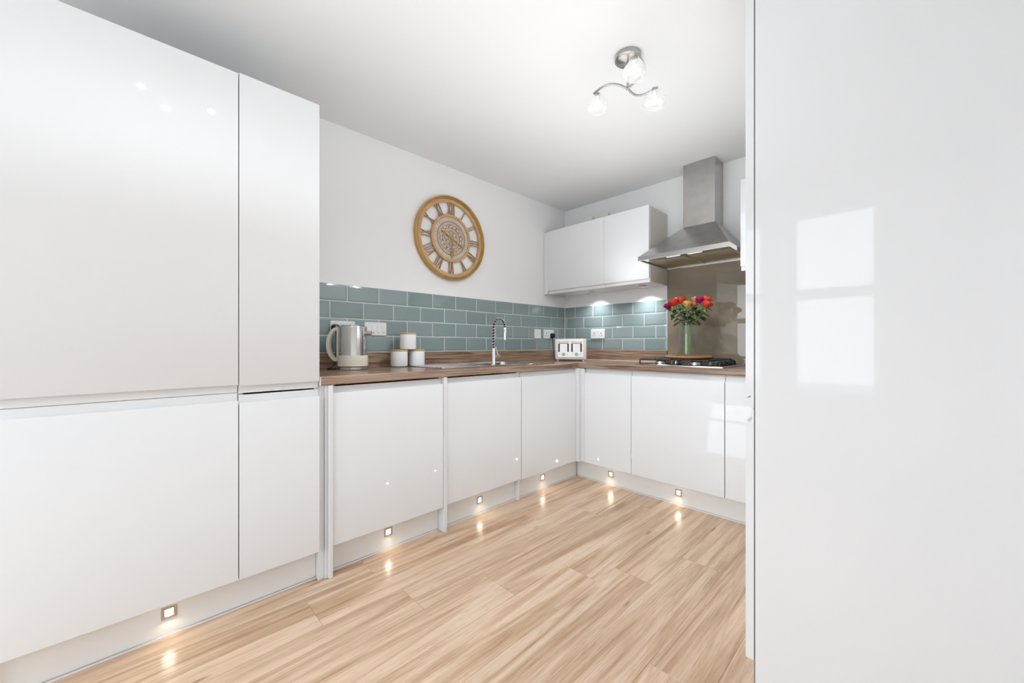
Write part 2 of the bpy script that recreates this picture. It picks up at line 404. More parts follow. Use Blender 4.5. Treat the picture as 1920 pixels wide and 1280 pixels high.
def cabinet(name, side, w0, w1, zb, zt, F, D0, label, doors, rail=False, group=None, top=False, mt='carc', cat='cabinet', split=True):
    """F front face of doors, D0 back of the unit (distance from the reference plane)"""
    th = .0235; e = .0003
    if side == 'L': bx = lambda d0, d1, a, b, z0, z1: (d0, d1, a, b, z0, z1)
    elif side == 'B': bx = lambda d0, d1, a, b, z0, z1: (a, b, -d1, -d0, z0, z1)
    else: bx = lambda d0, d1, a, b, z0, z1: (d0, d1, a, b, z0, z1)
    if side in 'LB': f0, f1 = D0, F-th
    else: f0, f1 = F+th, D0
    mid = {'L': ((f0+f1)/2, (w0+w1)/2, zb), 'B': ((w0+w1)/2, -(f0+f1)/2, zb), 'R': ((f0+f1)/2, (w0+w1)/2, zb)}[side]
    r = thing(name, mid, label, cat, group=group)
    t = MB(); q = .016
    t.box(*bx(f0, f1, w0+e, w0+q, zb, zt)); t.box(*bx(f0, f1, w1-q, w1-e, zb, zt))
    t.box(*bx(f0, f1, w0+q, w1-q, zb, zb+q))
    bk = (f0, f0+.008) if side in 'LB' else (f1-.008, f1)
    t.box(*bx(*bk, w0+q, w1-q, zb+q, zt))
    if top: t.box(*bx(f0, f1, w0+q, w1-q, zt-q, zt))
    t.build('body', mt, r)
    if rail:
        fr = (f1-.018, f1) if side in 'LB' else (f0, f0+.018)
        B(*bx(*fr, w0+q, w1-q, zt-.05, zt)).build('rail', mt, r)
    if top and split:
        fr = (f1-.018, f1) if side in 'LB' else (f0, f0+.018)
        B(*bx(*fr, w0+q, w1-q, .830, .885)).build('rail', mt, r)
    for d in doors: door(r, side, *d)
    return r

# tall units on the left
cabinet('tall_cabinet', 'L', -3.395, -2.7935, .137, 2.088, TF, .004, 'wide white gloss tall cabinet at the left edge, reflecting the ceiling lamp', [
    (-3.395, -2.7935, .137, .8565, TF, 'top'), (-3.395, -2.7935, .8585, 2.088, TF, 'bottom')], top=True)
cabinet('tall_cabinet', 'L', -2.7925, -2.4985, .137, 2.092, TF, .004, 'narrow white gloss tall cabinet between the wide tall unit and the worktop', [
    (-2.7925, -2.4985, .137, .848, TF, 'top'), (-2.7925, -2.4985, .8545, 2.092, TF, 'bottom')], top=True, split=False)
# end panels that reach the floor
def panel(name, a, label): return tag(B(*a).build(name, 'gloss', bevel=.001), label, 'panel')
panel('end_panel', (.004, .575, -3.414, -3.396, .001, 2.088), 'white end panel closing the left tall cabinets')
panel('end_panel', (.004, .576, -2.4975, -2.472, .001, WB-.002), 'white side panel of the narrow tall cabinet, where the worktop begins')
panel('filler_panel', (.545, .587, -2.4715, -2.4605, .001, WB-.002), 'slim white filler strip beside the first base door')
panel('end_panel', (.004, .601, -2.460, -2.4425, .001, WB-.002), 'proud white support panel left of the dishwasher door')
panel('end_panel', (.004, .602, -1.8455, -1.8275, .001, WB-.002), 'thin white support panel between the two widest left run doors')
panel('end_panel', (.004, .568, -1.2345, -1.2175, .001, .862), 'white support panel left of the corner base door, showing only at the plinth')
# base units, left run
cabinet('dishwasher_unit', 'L', -2.441, -1.847, .143, .862, BF, .06, 'white base unit below the kettle and canisters', [
    (-2.441, -1.847, .139, .855, BF, 'top')])
cabinet('base_cabinet', 'L', -1.826, -1.2355, .148, .862, BF, .06, 'white base cabinet under the sink, second door from the left panel', [
    (-1.826, -1.2265, .148, .855, BF, 'top')])
cabinet('base_cabinet', 'L', -1.2165, -.605, .143, .862, BF, .06, 'white base cabinet of the left run touching the inner corner', [
    (-1.2235, -.618, .143, .855, BF, 'top')], rail=True)
# base units, back run
panel('corner_post', (.5715, .6165, -.6165, -.560, .141, .862), 'white corner post where the two base runs meet')
panel('filler_panel', (.6175, .6505, -.5905, -.5745, .141, .860), 'white filler strip right of the corner post')
cabinet('base_cabinet', 'B', .652, 1.0425, .143, .862, BF, .06, 'white base cabinet left of the hob cabinet on the back run', [
    (.652, 1.0425, .141, .855, BF, 'top')], rail=True)
cabinet('oven_cabinet', 'B', 1.0435, 1.6435, .143, .862, BF, .06, 'widest white base cabinet on the back run, directly below the hob', [
    (1.0435, 1.6425, .141, .855, BF, 'top')], rail=True)
cabinet('base_cabinet', 'B', 1.6445, 2.068, .143, .862, BF, .06, 'white base cabinet right of the hob, cut off by the tall unit', [
    (1.6445, 2.068, .141, .855, BF, 'top')], rail=True)
# tall units on the right with big gloss side panel
RX = 2.074
cabinet('tall_cabinet', 'R', -1.795, -1.196, .137, 2.088, RX, XR-.004, 'white gloss tall cabinet at the right, seen by its door edges', [
    (-1.8135, -1.196, .137, .857, RX, 'top'), (-1.8135, -1.196, .8585, 2.088, RX, 'bottom')], top=True)
cabinet('tall_cabinet', 'R', -1.195, -.62, .137, 2.088, RX, XR-.004, 'white gloss tall cabinet hidden behind the right tall unit', [
    (-1.195, -.62, .137, .857, RX, 'top'), (-1.195, -.62, .8585, 2.088, RX, 'bottom')], top=True)
panel('end_panel', (2.0985, XR-.004, -1.814, -1.7965, .001, 2.094), 'huge white gloss side panel filling the right edge, mirroring a window')
B(2.0965, 2.0983, -1.8125, -1.7975, .001, 2.088).build('shadow_gap_strip', 'dark').parent = None  # dark colour stands in for the shade in the gap behind the door
tag(bpy.data.objects['shadow_gap_strip'], 'dark strip standing in for the shaded gap along the big right panel', 'shadow strip')

# plinths
def plinth(a, strip, label):
    r = thing('plinth', ((a[0]+a[1])/2, (a[2]+a[3])/2, 0), label, 'plinth')
    B(*a[:4], .006, a[4]).build('board', 'plinth', r, bevel=.0006)
    if strip: 
        B(*strip, .0004, .0065).build('seal_strip', 'whitepl', r)
        s = list(strip)
        B(s[0], s[1]-(.0025 if s[1]-s[0] < .1 else 0), s[2] + (.0025 if s[3]-s[2] < .1 else 0), s[3], .0066, .0090).build('gasket', 'strip', r)
    return r
plinth((.530, .547, -3.3955, -2.4985, .136), (.5475, .553, -3.3955, -2.4985), 'long beige-white plinth under the left tall cabinets')
plinth((.523, .540, -2.4415, -1.8465, .138), (.5405, .545, -2.4415, -1.8465), 'plinth section below the kettle side base unit')
plinth((.523, .540, -1.8265, -1.2355, .147), (.5405, .545, -1.8265, -1.2355), 'plinth section below the sink cabinet')
plinth((.523, .540, -1.2165, -.5385, .142), (.5405, .545, -1.2165, -.5430), 'plinth section of the left run meeting the inner corner')
plinth((.5415, 2.115, -.537, -.520, .140), (.5500, 2.115, -.5415, -.5375), 'long white plinth along the back run')
plinth((2.118, 2.135, -1.793, -.545, .136), None, 'white plinth under the right tall cabinets')

# plinth lights
def plinth_light(pos, nrm, label):
    rz = math.atan2(nrm[1], nrm[0])+PI/2   # local -y faces nrm
    r = thing('plinth_light', pos, label, 'light', rz, 'square plinth lights')
    h = .0215; q = .0115; t = MB()
    t.box(-h, h, -.003, -.0003, q, h); t.box(-h, h, -.003, -.0003, -h, -q); t.box(-h, -q, -.003, -.0003, -q, q); t.box(q, h, -.003, -.0003, -q, q)
    t.build('frame', 'satin', r, local=True, bevel=.0006)
    B(-q, q, -.0022, -.0003, -q, q).build('lens', 'led_w', r, local=True)
    l = bpy.data.lights.new('plinth_led', 'AREA'); l.shape = 'SQUARE'; l.size = .012; l.energy = PLINTH_W; l.color = (1, .88, .66); l.spread = R(150)
    o = bpy.data.objects.new('plinth_led', l); COL.objects.link(o); o.parent = r; o.location = (0, -.004, -.002); o.rotation_euler = (R(62), 0, 0)
    return r
plinth_light((.5472, -2.992, .0840), (1, 0), 'square plinth light under the wide tall cabinet, nearest the camera')
plinth_light((.5402, -2.148, .0880), (1, 0), 'square plinth light below the kettle side base unit')
plinth_light((.5402, -1.544, .0830), (1, 0), 'square plinth light below the sink cabinet')
plinth_light((.5402, -.954, .0830), (1, 0), 'square plinth light left of the inner corner')
plinth_light((.850, -.5372, .0830), (0, -1), 'square plinth light just right of the inner corner')
plinth_light((1.351, -.5372, .0800), (0, -1), 'square plinth light below the hob cabinet')
plinth_light((2.1178, -1.45, .0830), (-1, 0), 'square plinth light under the right tall cabinet')
plinth_light((2.1178, -.95, .0830), (-1, 0), 'square plinth light under the far right tall cabinet')

# ------------------------------------------------------------------ worktop
wtop = thing('worktop', (.3, -1.4, WB), 'L-shaped walnut-look laminate worktop with matching upstand', 'worktop')
def front_prof(F, s=1):  # rounded front edge, 38 mm
    r = .006; out = [(F-.07, WB), (F-r, WB)]
    for k in range(1, 5): a = R(-90+90*k/4); out.append((F-r+r*math.cos(a), WB+r+r*math.sin(a)))
    for k in range(0, 5): a = R(90*k/4); out.append((F-r+r*math.cos(a), WT-r+r*math.sin(a)))
    out.append((F-.07, WT)); return out
HX0, HX1, HY0, HY1 = .135, .452, -1.318, -.962     # hole for the bowl
t = MB(); Y0 = -2.4965
t.prism(front_prof(.601), Y0+.003, -.6012, LEFTF)
t.box(.001, HX0, Y0+.003, -.001, WB, WT); t.box(HX1, .531, Y0+.003, -.6012, WB, WT)
t.box(HX0, HX1, Y0+.003, HY0, WB, WT); t.box(HX0, HX1, HY1, -.6012, WB, WT)
t.build('slab', 'topY', wtop)
t = MB(); t.prism(front_prof(.6012), .5315, XR-.002, lambda p, w: (w, -p[0], p[1])); t.box(HX0, XR-.002, -.5312, -.001, WB, WT); t.box(HX0, .5315, -.6012, -.5312, WB, WT)
t.build('slab', 'top', wtop)
B(.02, .6005, Y0, Y0+.0028, WB, WT-.001).build('end_strip', 'whitepl', wtop)
B(.001, .019, Y0+.003, -.0015, WT+.0003, TB-.001).build('upstand', 'topY', wtop, bevel=.001)
B(.0195, XG-.001, -.019, -.0012, WT+.0003, TB-.001).build('upstand', 'top', wtop, bevel=.001)
B(1.650, 2.120, -.019, -.0012, WT+.0003, TB-.001).build('upstand', 'top', wtop, bevel=.001)
B(.0192, .0205, Y0+.003, -.0195, TB-.0030, TB-.0004).build('sealant', 'whitepl', wtop)
B(.0205, XG-.001, -.0215, -.0192, WT+.0002, WT+.004).build('sealant', 'whitepl', wtop)
# taupe glass splashback behind the hob
tag(B(XG+.0005, 1.6485, -.0075, -.001, WT+.001, 1.69).build('splashback', 'splash', bevel=.0008), 'glossy taupe glass splashback behind the hob', 'splashback')

# ------------------------------------------------------------------ wall cabinets
def wall_cab(x0, x1, doors, label, side_m='cream_side'):
    r = thing('wall_cabinet', ((x0+x1)/2, -.15, 1.515), label, 'cabinet')
    zb, zt, q, fy = 1.520, 2.088, .016, -.2975
    B(x0+q, x1-q, fy, -.001, zb, zb+q).build('base_board', 'gloss', r)
    t = MB(); t.box(x0+q, x1-q, fy, -.001, zt-q, zt); t.box(x0+q, x1-q, -.009, -.001, zb+q, zt-q); t.build('body', 'carc', r)
    for a, b in ((x0, x0+q-.0005), (x1-q+.0005, x1)): B(a, b, fy, -.001, zb-.002, zt).build('side_panel', side_m, r, bevel=.0006)
    for a, b in doors: door(r, 'B', a, b, 1.514, 2.090, .320, 'bottom', .026)
    return r
wall_cab(.050, 1.040, [(.050, .651), (.651, 1.040)], 'white double wall cabinet left of the extractor hood, beige side')
tag(B(.003, .0485, -.3165, -.2985, 1.514, 2.088).build('filler_panel', 'gloss', bevel=.0008), 'white filler strip between left wall and wall cabinet', 'panel')
wall_cab(1.651, 2.25, [(1.651, 2.25)], 'white wall cabinet right of the hood, mostly behind the tall unit')
def spot(x, y, label):
    r = thing('cabinet_spotlight', (x, y, 1.5195), label, 'light', group='under-cabinet spotlights')
    MB().lathe([(.0235, 0), (.031, 0), (.033, -.004), (.031, -.007), (.0235, -.006)], 32).build('rim', 'chrome', r, local=True, smooth=True)
    MB().lathe([(0, -.0045), (.0230, -.0045), (.0230, -.001), (0, -.001)], 24).build('lens', 'led_c', r, local=True)
    l = bpy.data.lights.new('cabinet_led', 'AREA'); l.shape = 'DISK'; l.size = .045; l.energy = SPOT_W; l.color = (.92, .96, 1); l.spread = R(120)
    o = bpy.data.objects.new('cabinet_led', l); COL.objects.link(o); o.parent = r; o.location = (0, 0, -.008)
spot(.405, -.115, 'round spotlight under the wall cabinet, nearer the corner')
spot(.885, -.115, 'round spotlight under the wall cabinet, nearer the hood')
for x, lb in ((.430, 'small grey junction box on the wall cabinet, left one'), (.587, 'small grey junction box on the wall cabinet, right one')):
    r = thing('junction_box', (x, -.2, 2.0885), lb, 'box', group='junction boxes on the wall cabinet')
    B(-.041, .041, -.02, .02, 0, .070).build('body', 'junction', r, local=True, bevel=.003); B(-.037, .037, -.0215, -.0195, .006, .064).build('cover', 'junction', r, local=True, bevel=.0006)

# ------------------------------------------------------------------ extractor hood
hood = thing('extractor_hood', (1.345, -.25, 1.638), 'stainless steel chimney extractor hood above the hob', 'extractor hood')
B(1.231, 1.452, -.168, -.0015, 1.905, H-.002).build('chimney', 'steel', hood, bevel=.002)
t = MB(); zc, zl, zb = 1.905, 1.668, 1.638
loft(t, [[(1.050, -.502, zl), (1.640, -.502, zl), (1.640, -.0085, zl), (1.050, -.0085, zl)],
         [(1.229, -.170, zc), (1.454, -.170, zc), (1.454, -.0085, zc), (1.229, -.0085, zc)]])
t.build('canopy', 'steel', hood)
t = MB(); x0, x1, y0, y1 = 1.048, 1.642, -.505, -.0085
t.box(x0, x1, y0, y0+.012, zb, zl-.0002); t.box(x0, x0+.012, y0+.012, y1, zb, zl-.0002); t.box(x1-.012, x1, y0+.012, y1, zb, zl-.0002); t.box(x0+.012, x1-.012, y1-.012, y1, zb, zl-.0002)
t.build('rim', 'steelb', hood, bevel=.0012)
B(x0+.0122, x1-.0122, y0+.0122, y0+.085, zb+.006, zl-.001).build('control_panel', 'steelb', hood)
B(1.24, 1.33, -.475, -.455, zb+.001, zb+.0058).build('lamp_cover', 'whitepl', hood, bevel=.001)
B(1.38, 1.47, -.475, -.455, zb+.001, zb+.0058).build('lamp_cover', 'whitepl', hood, bevel=.001)
for a, b in ((1.066, 1.343), (1.347, 1.624)):
    f = B(a, b, -.418, -.045, zb+.009, zb+.016).build('grease_filter', 'filter', hood, bevel=.001)
    t = MB(); e = .008
    t.box(a, b, -.418, -.418+e, zb+.006, zb+.0088); t.box(a, b, -.045-e, -.045, zb+.006, zb+.0088); t.box(a, a+e, -.41, -.053, zb+.006, zb+.0088); t.box(b-e, b, -.41, -.053, zb+.006, zb+.0088)
    fr = t.build('filter_frame', 'steelb', f); fr.location = (0, 0, 0)
B(x0+.0122, x1-.0122, -.044, -.021, zb+.004, zb+.015).build('back_rail', 'whitepl', hood)
B(1.6422, 1.6452, -.09, -.045, 1.648, 1.663).build('badge', 'black', hood)

# ------------------------------------------------------------------ hob
hob = thing('gas_hob', (1.346, -.31, WT), 'four burner gas hob with black cast iron grates below the hood', 'hob')
t = MB(); loft(t, [[(x, y, z) for x, y in rrect(1.062+d, 1.631-d, -.562+d, -.062-d, .012)] for d, z in ((0, WT+.0006), (0, WT+.006), (.004, WT+.009))])
t.build('base_tray', 'steelb', hob, smooth=True)
B(1.072, 1.621, -.535, -.072, WT+.0088, WT+.0108).build('hob_top', 'blackglass', hob, bevel=.001)
BZ = WT+.0112
for i, (x, y, r) in enumerate(((1.19, -.44, .038), (1.19, -.19, .048), (1.425, -.44, .048), (1.425, -.19, .038))):
    bn = MB().lathe([(r*1.15, 0), (r*1.15, .006), (r*.95, .010), (r*.95, .014)], 28, (x, y, BZ)).build('burner', 'steelb', hob, smooth=True)
    cp = MB().lathe([(r*.80, .0142), (r*.84, .016), (r*.80, .021), (0, .0225)], 28, (x, y, BZ)).build('burner_cap', 'blackmat', bn, smooth=True); cp.location = (0, 0, 0)
GZ = .949
for gx in (1.19, 1.425):
    t = MB(); x0, x1, y0, y1 = gx-.105, gx+.105, -.545, -.085; r = .0055; ht = GZ-r
    for x in (x0, x1):   # side bars bend down at both ends
        t.tube([(x, y0, BZ+r*.1), (x, y0, ht-.012), (x, y0+.004, ht-.004), (x, y0+.014, ht), (x, y1-.014, ht), (x, y1-.004, ht-.004), (x, y1, ht-.012), (x, y1, BZ+r*.1)], r, 8)
    t.tube([(x0, y0+.02, ht), (x1, y0+.02, ht)], r, 8); t.tube([(x0, y1-.02, ht), (x1, y1-.02, ht)], r, 8); t.tube([(x0, -.315, ht), (x1, -.315, ht)], r, 8)
    for yy in (-.44, -.19):
        for dx, dy in ((1, 0), (-1, 0), (0, 1), (0, -1)):
            far = .105 if dx else .105
            t.tube([(gx+dx*far, yy+dy*far*1.0, ht), (gx+dx*.028, yy+dy*.028, ht)], [r, r*.7], 8)
    t.build('pan_support', 'blackmat', hob, smooth=True)
for k in range(4):
    y = -.47+k*.085
    kb = MB().lathe([(.0185, 0), (.0185, .004), (.0155, .006), (.0145, .022), (.012, .024), (0, .024)], 24, (1.580, y, BZ)).build('knob', 'black', hob, smooth=True)
    g = B(1.5775, 1.5825, y-.0145, y+.0145, BZ+.0242, BZ+.029).build('grip', 'black', kb, bevel=.001); g.location = (0, 0, 0)

# round board, vase and roses on the grates
BC = (1.322, -.305)
bd = thing('serving_board', (BC[0], BC[1], GZ+.0008), 'round wooden serving board lying on the hob grates', 'board')
bd_l = MB().lathe([(.138, 0), (.150, .003), (.153, .010), (.150, .016), (.146, .018), (0, .018)], 48).build('disc', 'board', bd, local=True, smooth=True)
MB().lathe([(.140, .0182), (.146, .0195), (.144, .0205), (.138, .0182)], 48).build('raised_edge', 'bamboo', bd, local=True, smooth=True)
VZ = GZ+.0008+.0184
vase = thing('vase', (1.318, -.305, VZ), 'tall clear cylindrical glass vase holding roses', 'vase')
vr, vh = .0535, .243
MB().lathe([(0, 0), (vr-.002, 0), (vr, .002), (vr, vh-.001), (vr-.0015, vh), (vr-.003, vh-.001), (vr-.003, .014), (0, .012)], 40).build('glass', 'vase', vase, local=True, smooth=True)
MB().lathe([(0, .0145), (vr-.0036, .0145), (vr-.0036, .150), (0, .150)], 40).build('water', 'water', vase, local=True, smooth=True)
def petal_ring(mb, r0, r1, h0, h1, n, off, wdt, curl):
    for k in range(n):
        a = off+2*PI*k/n; rows = []
        for i in range(5):
            v = i/4; rr = r0+(r1-r0)*math.sin(v*PI/2); z = h0+(h1-h0)*v
            if i == 4: rr += curl; z -= abs(curl)*.3
            ww = wdt*(.45+.65*math.sin(PI*min(v*.75+.15, 1)))
            rows.append([( (rr-.10*rr*abs(u)*2*(1 if v > .5 else 0))*math.cos(a+u*ww), (rr)*math.sin(a+u*ww), z-(.0035*(2*u)**2 if i == 4 else 0)) for u in (-.5, -.25, 0, .25, .5)])
        n0 = len(mb.v); mb.v += [p for rw in rows for p in rw]
        mb.f += [(n0+i*5+j, n0+i*5+j+1, n0+(i+1)*5+j+1, n0+(i+1)*5+j) for i in range(4) for j in range(4)]
def leaf(mb, p, d, ln, wd, droop=.3):
    d = Vector(d).normalized(); s = d.cross(Vector((0, 0, 1))).normalized(); up = s.cross(d)
    n0 = len(mb.v)
    for i, (u, q) in enumerate(((0, .08), (.2, .75), (.45, 1), (.7, .8), (.9, .35), (1, .03))):
        c = Vector(p)+d*ln*u-Vector((0, 0, 1))*droop*ln*u*u
        mb.v += [tuple(c-s*wd*q/2+up*wd*.15*q), tuple(c), tuple(c+s*wd*q/2+up*wd*.15*q)]
    mb.f += [f for i in range(5) for f in ((n0+i*3, n0+i*3+1, n0+i*3+4, n0+i*3+3), (n0+i*3+1, n0+i*3+2, n0+i*3+5, n0+i*3+4))]
ROSES = [
 ((1.190, -.325, 1.318), .030, (.42, .005, .09), (.20, .003, .04), 'dark magenta rose drooping lowest at the left of the bunch'),
 ((1.231, -.330, 1.338), .034, (.85, .045, .02), (.60, .02, .015), 'scarlet rose between the magenta and orange-red roses at left'),
 ((1.266, -.290, 1.354), .034, (.88, .09, .035), (.70, .035, .02), 'orange-red rose topping the left side of the bunch'),
 ((1.222, -.265, 1.366), .022, (.85, .70, .42), (.80, .45, .22), 'small cream rose peeping out behind the two left red roses'),
 ((1.330, -.345, 1.320), .032, (.86, .56, .16), (.80, .36, .12), 'golden yellow rose in the middle of the bunch'),
 ((1.352, -.295, 1.318), .026, (.80, .32, .16), (.62, .16, .08), 'peach rose tucked right of the golden yellow rose'),
 ((1.350, -.245, 1.356), .030, (.82, .62, .22), (.80, .30, .12), 'pale yellow rose with red rim left of the right magenta rose'),
 ((1.391, -.285, 1.350), .031, (.55, .005, .17), (.30, .003, .09), 'bright magenta rose standing upright right of centre'),
 ((1.425, -.262, 1.348), .035, (.90, .13, .05), (.75, .06, .03), 'orange rose at the top right of the bunch'),
 ((1.452, -.330, 1.310), .034, (.88, .10, .07), (.70, .04, .03), 'coral rose at the right, below the orange one'),
]
for i, (p, rad, c, c2, lb) in enumerate(ROSES):
    P = Vector(p); ang = i*2.4
    foot = Vector((1.318-(P.x-1.318)*.27+.006*math.cos(ang), -.305-(P.y+.305)*.3+.008*math.sin(ang), VZ+.0185))
    lean = Vector(((P.x-1.318)*3.2, (P.y+.305)*2.2-.05, 1)).normalized()
    r = thing('rose', tuple(P), lb, 'rose')
    q = lean.to_track_quat('Z', 'Y'); mtx = q.to_matrix()
    rad *= 1.12; t = MB(); s = rad/.034
    petal_ring(t, .003*s, .010*s, -.010*s, .026*s, 3, .4, 2.4, -.002*s)
    petal_ring(t, .005*s, .017*s, -.016*s, .026*s, 4, 1.0, 2.0, .001*s)
    petal_ring(t, .006*s, .024*s, -.020*s, .022*s, 5, .2, 1.7, .004*s)
    petal_ring(t, .007*s, .030*s, -.022*s, .014*s, 5, .8, 1.7, .006*s)
    t.v = [tuple(mtx @ Vector(v)) for v in t.v]
    t.build('bloom', rose_mat('rose_petal', c, c2), r, local=True, smooth=True, solid=.0008)
    t = MB(); t.lathe([(.002, -.034*s), (.008*s, -.029*s), (.010*s, -.021*s), (.006*s, -.017*s)], 12, mtx=mtx)
    for k in range(5):
        dv = mtx @ Vector((math.cos(k*1.2566), math.sin(k*1.2566), -.5)); leaf(t, mtx @ Vector((0, 0, -.022*s)), dv, .022*s, .008*s, .5)
    t.build('sepals', 'stem', r, local=True, smooth=True)
    neck = P-lean*.033*s; mid = Vector((1.318+(P.x-1.318)*.22, -.305+(P.y+.305)*.25, VZ+.235))
    pts = []
    for k in range(11):
        u = k/10; a = (1-u)**2; b = 2*u*(1-u); c_ = u*u
        pts.append((neck*a+mid*b*1.0+foot*c_)-P)
    MB().tube(pts, .0024, 8).build('stem', 'stem', r, local=True, smooth=True)
    for k in range(5):
        u = .08+.085*k; a = (1-u)**2; b = 2*u*(1-u); c_ = u*u; base = (neck*a+mid*b+foot*c_)-P
        an = ang+k*2.3; t = MB(); leaf(t, base, (math.cos(an), math.sin(an), .15), .050+.010*((i+k) % 3), .034, .5)
        t.build('leaf', 'leaf', r, local=True, smooth=True)
    if i == 9:
        t = MB(); leaf(t, Vector((1.405, -.335, 1.262))-P, (1, -.15, -.35), .080, .036, .15); t.build('leaf', 'leaf', r, local=True, smooth=True)
    if i == 0:
        t = MB(); leaf(t, Vector((1.225, -.335, 1.292))-P, (-1, -.2, .1), .062, .030, .1); t.build('leaf', 'leaf', r, local=True, smooth=True)

# ------------------------------------------------------------------ sink and tap
sink = thing('sink', (.31, -1.35, WT), 'inset stainless steel sink with drainer in the worktop', 'sink')
t = MB(); z0, z1 = WT+.0005, WT+.0030; X0, X1, Y0s, Y1s = .110, .515, -1.80, -.925
ri = rrect(X0, X1, Y0s, Y1s, .03, 5)
hole = (HX0+.004, HX1-.004, HY0+.004, HY1-.004)
t.box(X0, hole[0], Y0s, Y1s, z0, z1); t.box(hole[1], X1, Y0s, Y1s, z0, z1); t.box(hole[0], hole[1], Y0s, hole[2], z0, z1); t.box(hole[0], hole[1], hole[3], Y1s, z0, z1)
t.build('rim', 'steelb', sink)
t = MB(); t.tube([(x, y, WT+.0035) for x, y in rrect(X0+.001, X1-.001, Y0s+.001, Y1s-.001, .012, 4)], .003, 6, closed=True); t.build('rolled_edge', 'steelb', sink, smooth=True)
t = MB()
loops = []
for d, z, rr in ((-.004, WT+.0032, .045), (0, WT+.0042, .045), (.006, WT+.0032, .043), (.010, WT-.006, .042), (.016, WT-.13, .040), (.035, WT-.150, .035), (.12, WT-.153, .03)):
    loops.append([(x, y, z) for x, y in rrect(hole[0]+d, hole[1]-d, hole[2]+d, hole[3]-d, rr, 5)])
loft(t, loops, cap0=False); t.build('bowl', 'steelb', sink, smooth=True)
MB().lathe([(0, 0), (.028, 0), (.032, .002), (.028, .003), (0, .0035)], 24, (.30, -1.14, WT-.1515)).build('waste', 'chrome', sink, smooth=True)
for k in range(7):
    x = .17+k*.043; t = MB(); t.tube([(x, -1.75, WT+.0034), (x, -1.39, WT+.0034)], .003, 6); t.build('drainer_ridge', 'steelb', sink, smooth=True)
TX, TY = .478, -1.372
tap = thing('kitchen_tap', (TX, TY, WT+.0031), 'chrome spring-neck mixer tap beside the sink bowl', 'tap')
L = lambda x, y, z: (x, y, z-WT-.0031)
MB().lathe([(.021, 0), (.021, .004), (.0155, .007), (.0135, .010), (.0135, .112), (.011, .116), (0, .116)], 28).build('body', 'chrome', tap, local=True, smooth=True)
hp = []
for k in range(25):
    u = k/24
    if u < .42: hp.append(Vector((0, -.002+.004*u, .112+(u/.42)*.135)))
    else:
        a = (u-.42)/.58*PI*.98; hp.append(Vector((-.004*(a/PI), .0+.055*(1-math.cos(a))*.98, .247+.062*math.sin(a))))
hp = [p+Vector((0, 0, 0)) for p in hp]
MB().tube(hp, .0062, 10).build('hose', 'black', tap, local=True, smooth=True)
def along(pts, u):
    f = u*(len(pts)-1); i = min(int(f), len(pts)-2); return pts[i].lerp(pts[i+1], f-i), (pts[i+1]-pts[i]).normalized()
t = MB(); turns = 17; hx = []
for k in range(turns*10+1):
    p, d = along(hp, k/(turns*10)); s1 = Vector((1, 0, 0)); s2 = d.cross(s1).normalized(); a = 2*PI*k/10
    hx.append(p+(s1*math.cos(a)+s2*math.sin(a))*.0108)
t.tube(hx, .0024, 6); t.build('spring', 'chrome', tap, local=True, smooth=True)
e = hp[-1]
MB().lathe([(.0085, .0), (.0125, -.008), (.0115, -.055), (.0145, -.078), (.013, -.086), (0, -.086)], 20, tuple(e+Vector((0, 0, .004)))).build('spray_head', 'chrome', tap, local=True, smooth=True)
t = MB(); t.cyl((.0, .010, .060), (.0, .052, .060), .0125); t.cyl((0, .0525, .060), (0, .056, .060), .0105); t.build('valve', 'satin', tap, local=True, smooth=True, bevel=.001)
t = MB(); t.tube([(0, .040, .068), (0, .030, .090), (.0, .014, .128)], [.0045, .0042, .0036], 8); t.build('lever', 'chrome', tap, local=True, smooth=True)

# ------------------------------------------------------------------ kettle
KX, KY = .194, -2.187; ka = R(45.6)
ket = thing('kettle', (KX, KY, WT+.0008), 'steel and cream electric kettle with a looped handle on the worktop', 'kettle', ka)
MB().lathe([(0, 0), (.078, 0), (.080, .002), (.080, .014), (.076, .0165), (0, .0165)], 48).build('power_base', 'steelb', ket, local=True, smooth=True)
pf = [(0, .0185), (.078, .0185), (.081, .021)]
for k in range(4): z = .023+k*.0135; pf += [(.0812, z), (.0812, z+.0100), (.0788, z+.0108), (.0788, z+.0128)]
pf += [(.0805, .078), (.0780, .080), (0, .080)]
MB().lathe(pf, 48).build('cream_band', 'cream', ket, local=True, smooth=True)
MB().lathe([(0, .0802), (.0757, .0802), (.0757, .236), (.073, .243), (.066, .246), (0, .246)], 56).build('body', 'steelb', ket, local=True, smooth=True)
MB().lathe([(0, .2462), (.060, .2462), (.060, .250), (.02, .253), (0, .253)], 40).build('lid', 'steelb', ket, local=True, smooth=True)
# D-shaped handle, flat cream band
hl = []
for u in range(15):
    a = R(96+u*(168/14)); hl.append((-.0765+.068*math.cos(a)*1.0-.004, .1415+.099*math.sin(a)))
out = hl; inn = [(-.0765+.048*math.cos(R(98+u*(164/14)))-.004, .1415+.082*math.sin(R(98+u*(164/14)))) for u in range(15)]
prof = out+inn[::-1]
t = MB(); n = len(prof)
for i in range(14):
    q = [out[i], out[i+1], inn[i+1], inn[i]]; t.prism(q, -.011, .011, lambda p, w: (p[0], w, p[1]))
t.box(-.0885, -.0775, -.0125, .0125, .052, .238)
t.build('handle', 'cream', ket, local=True, bevel=0)
t = MB(); t.cyl((.070, 0, .205), (.104, 0, .205), .0135); t.build('spout', 'steelb', ket, local=True, bevel=.002)

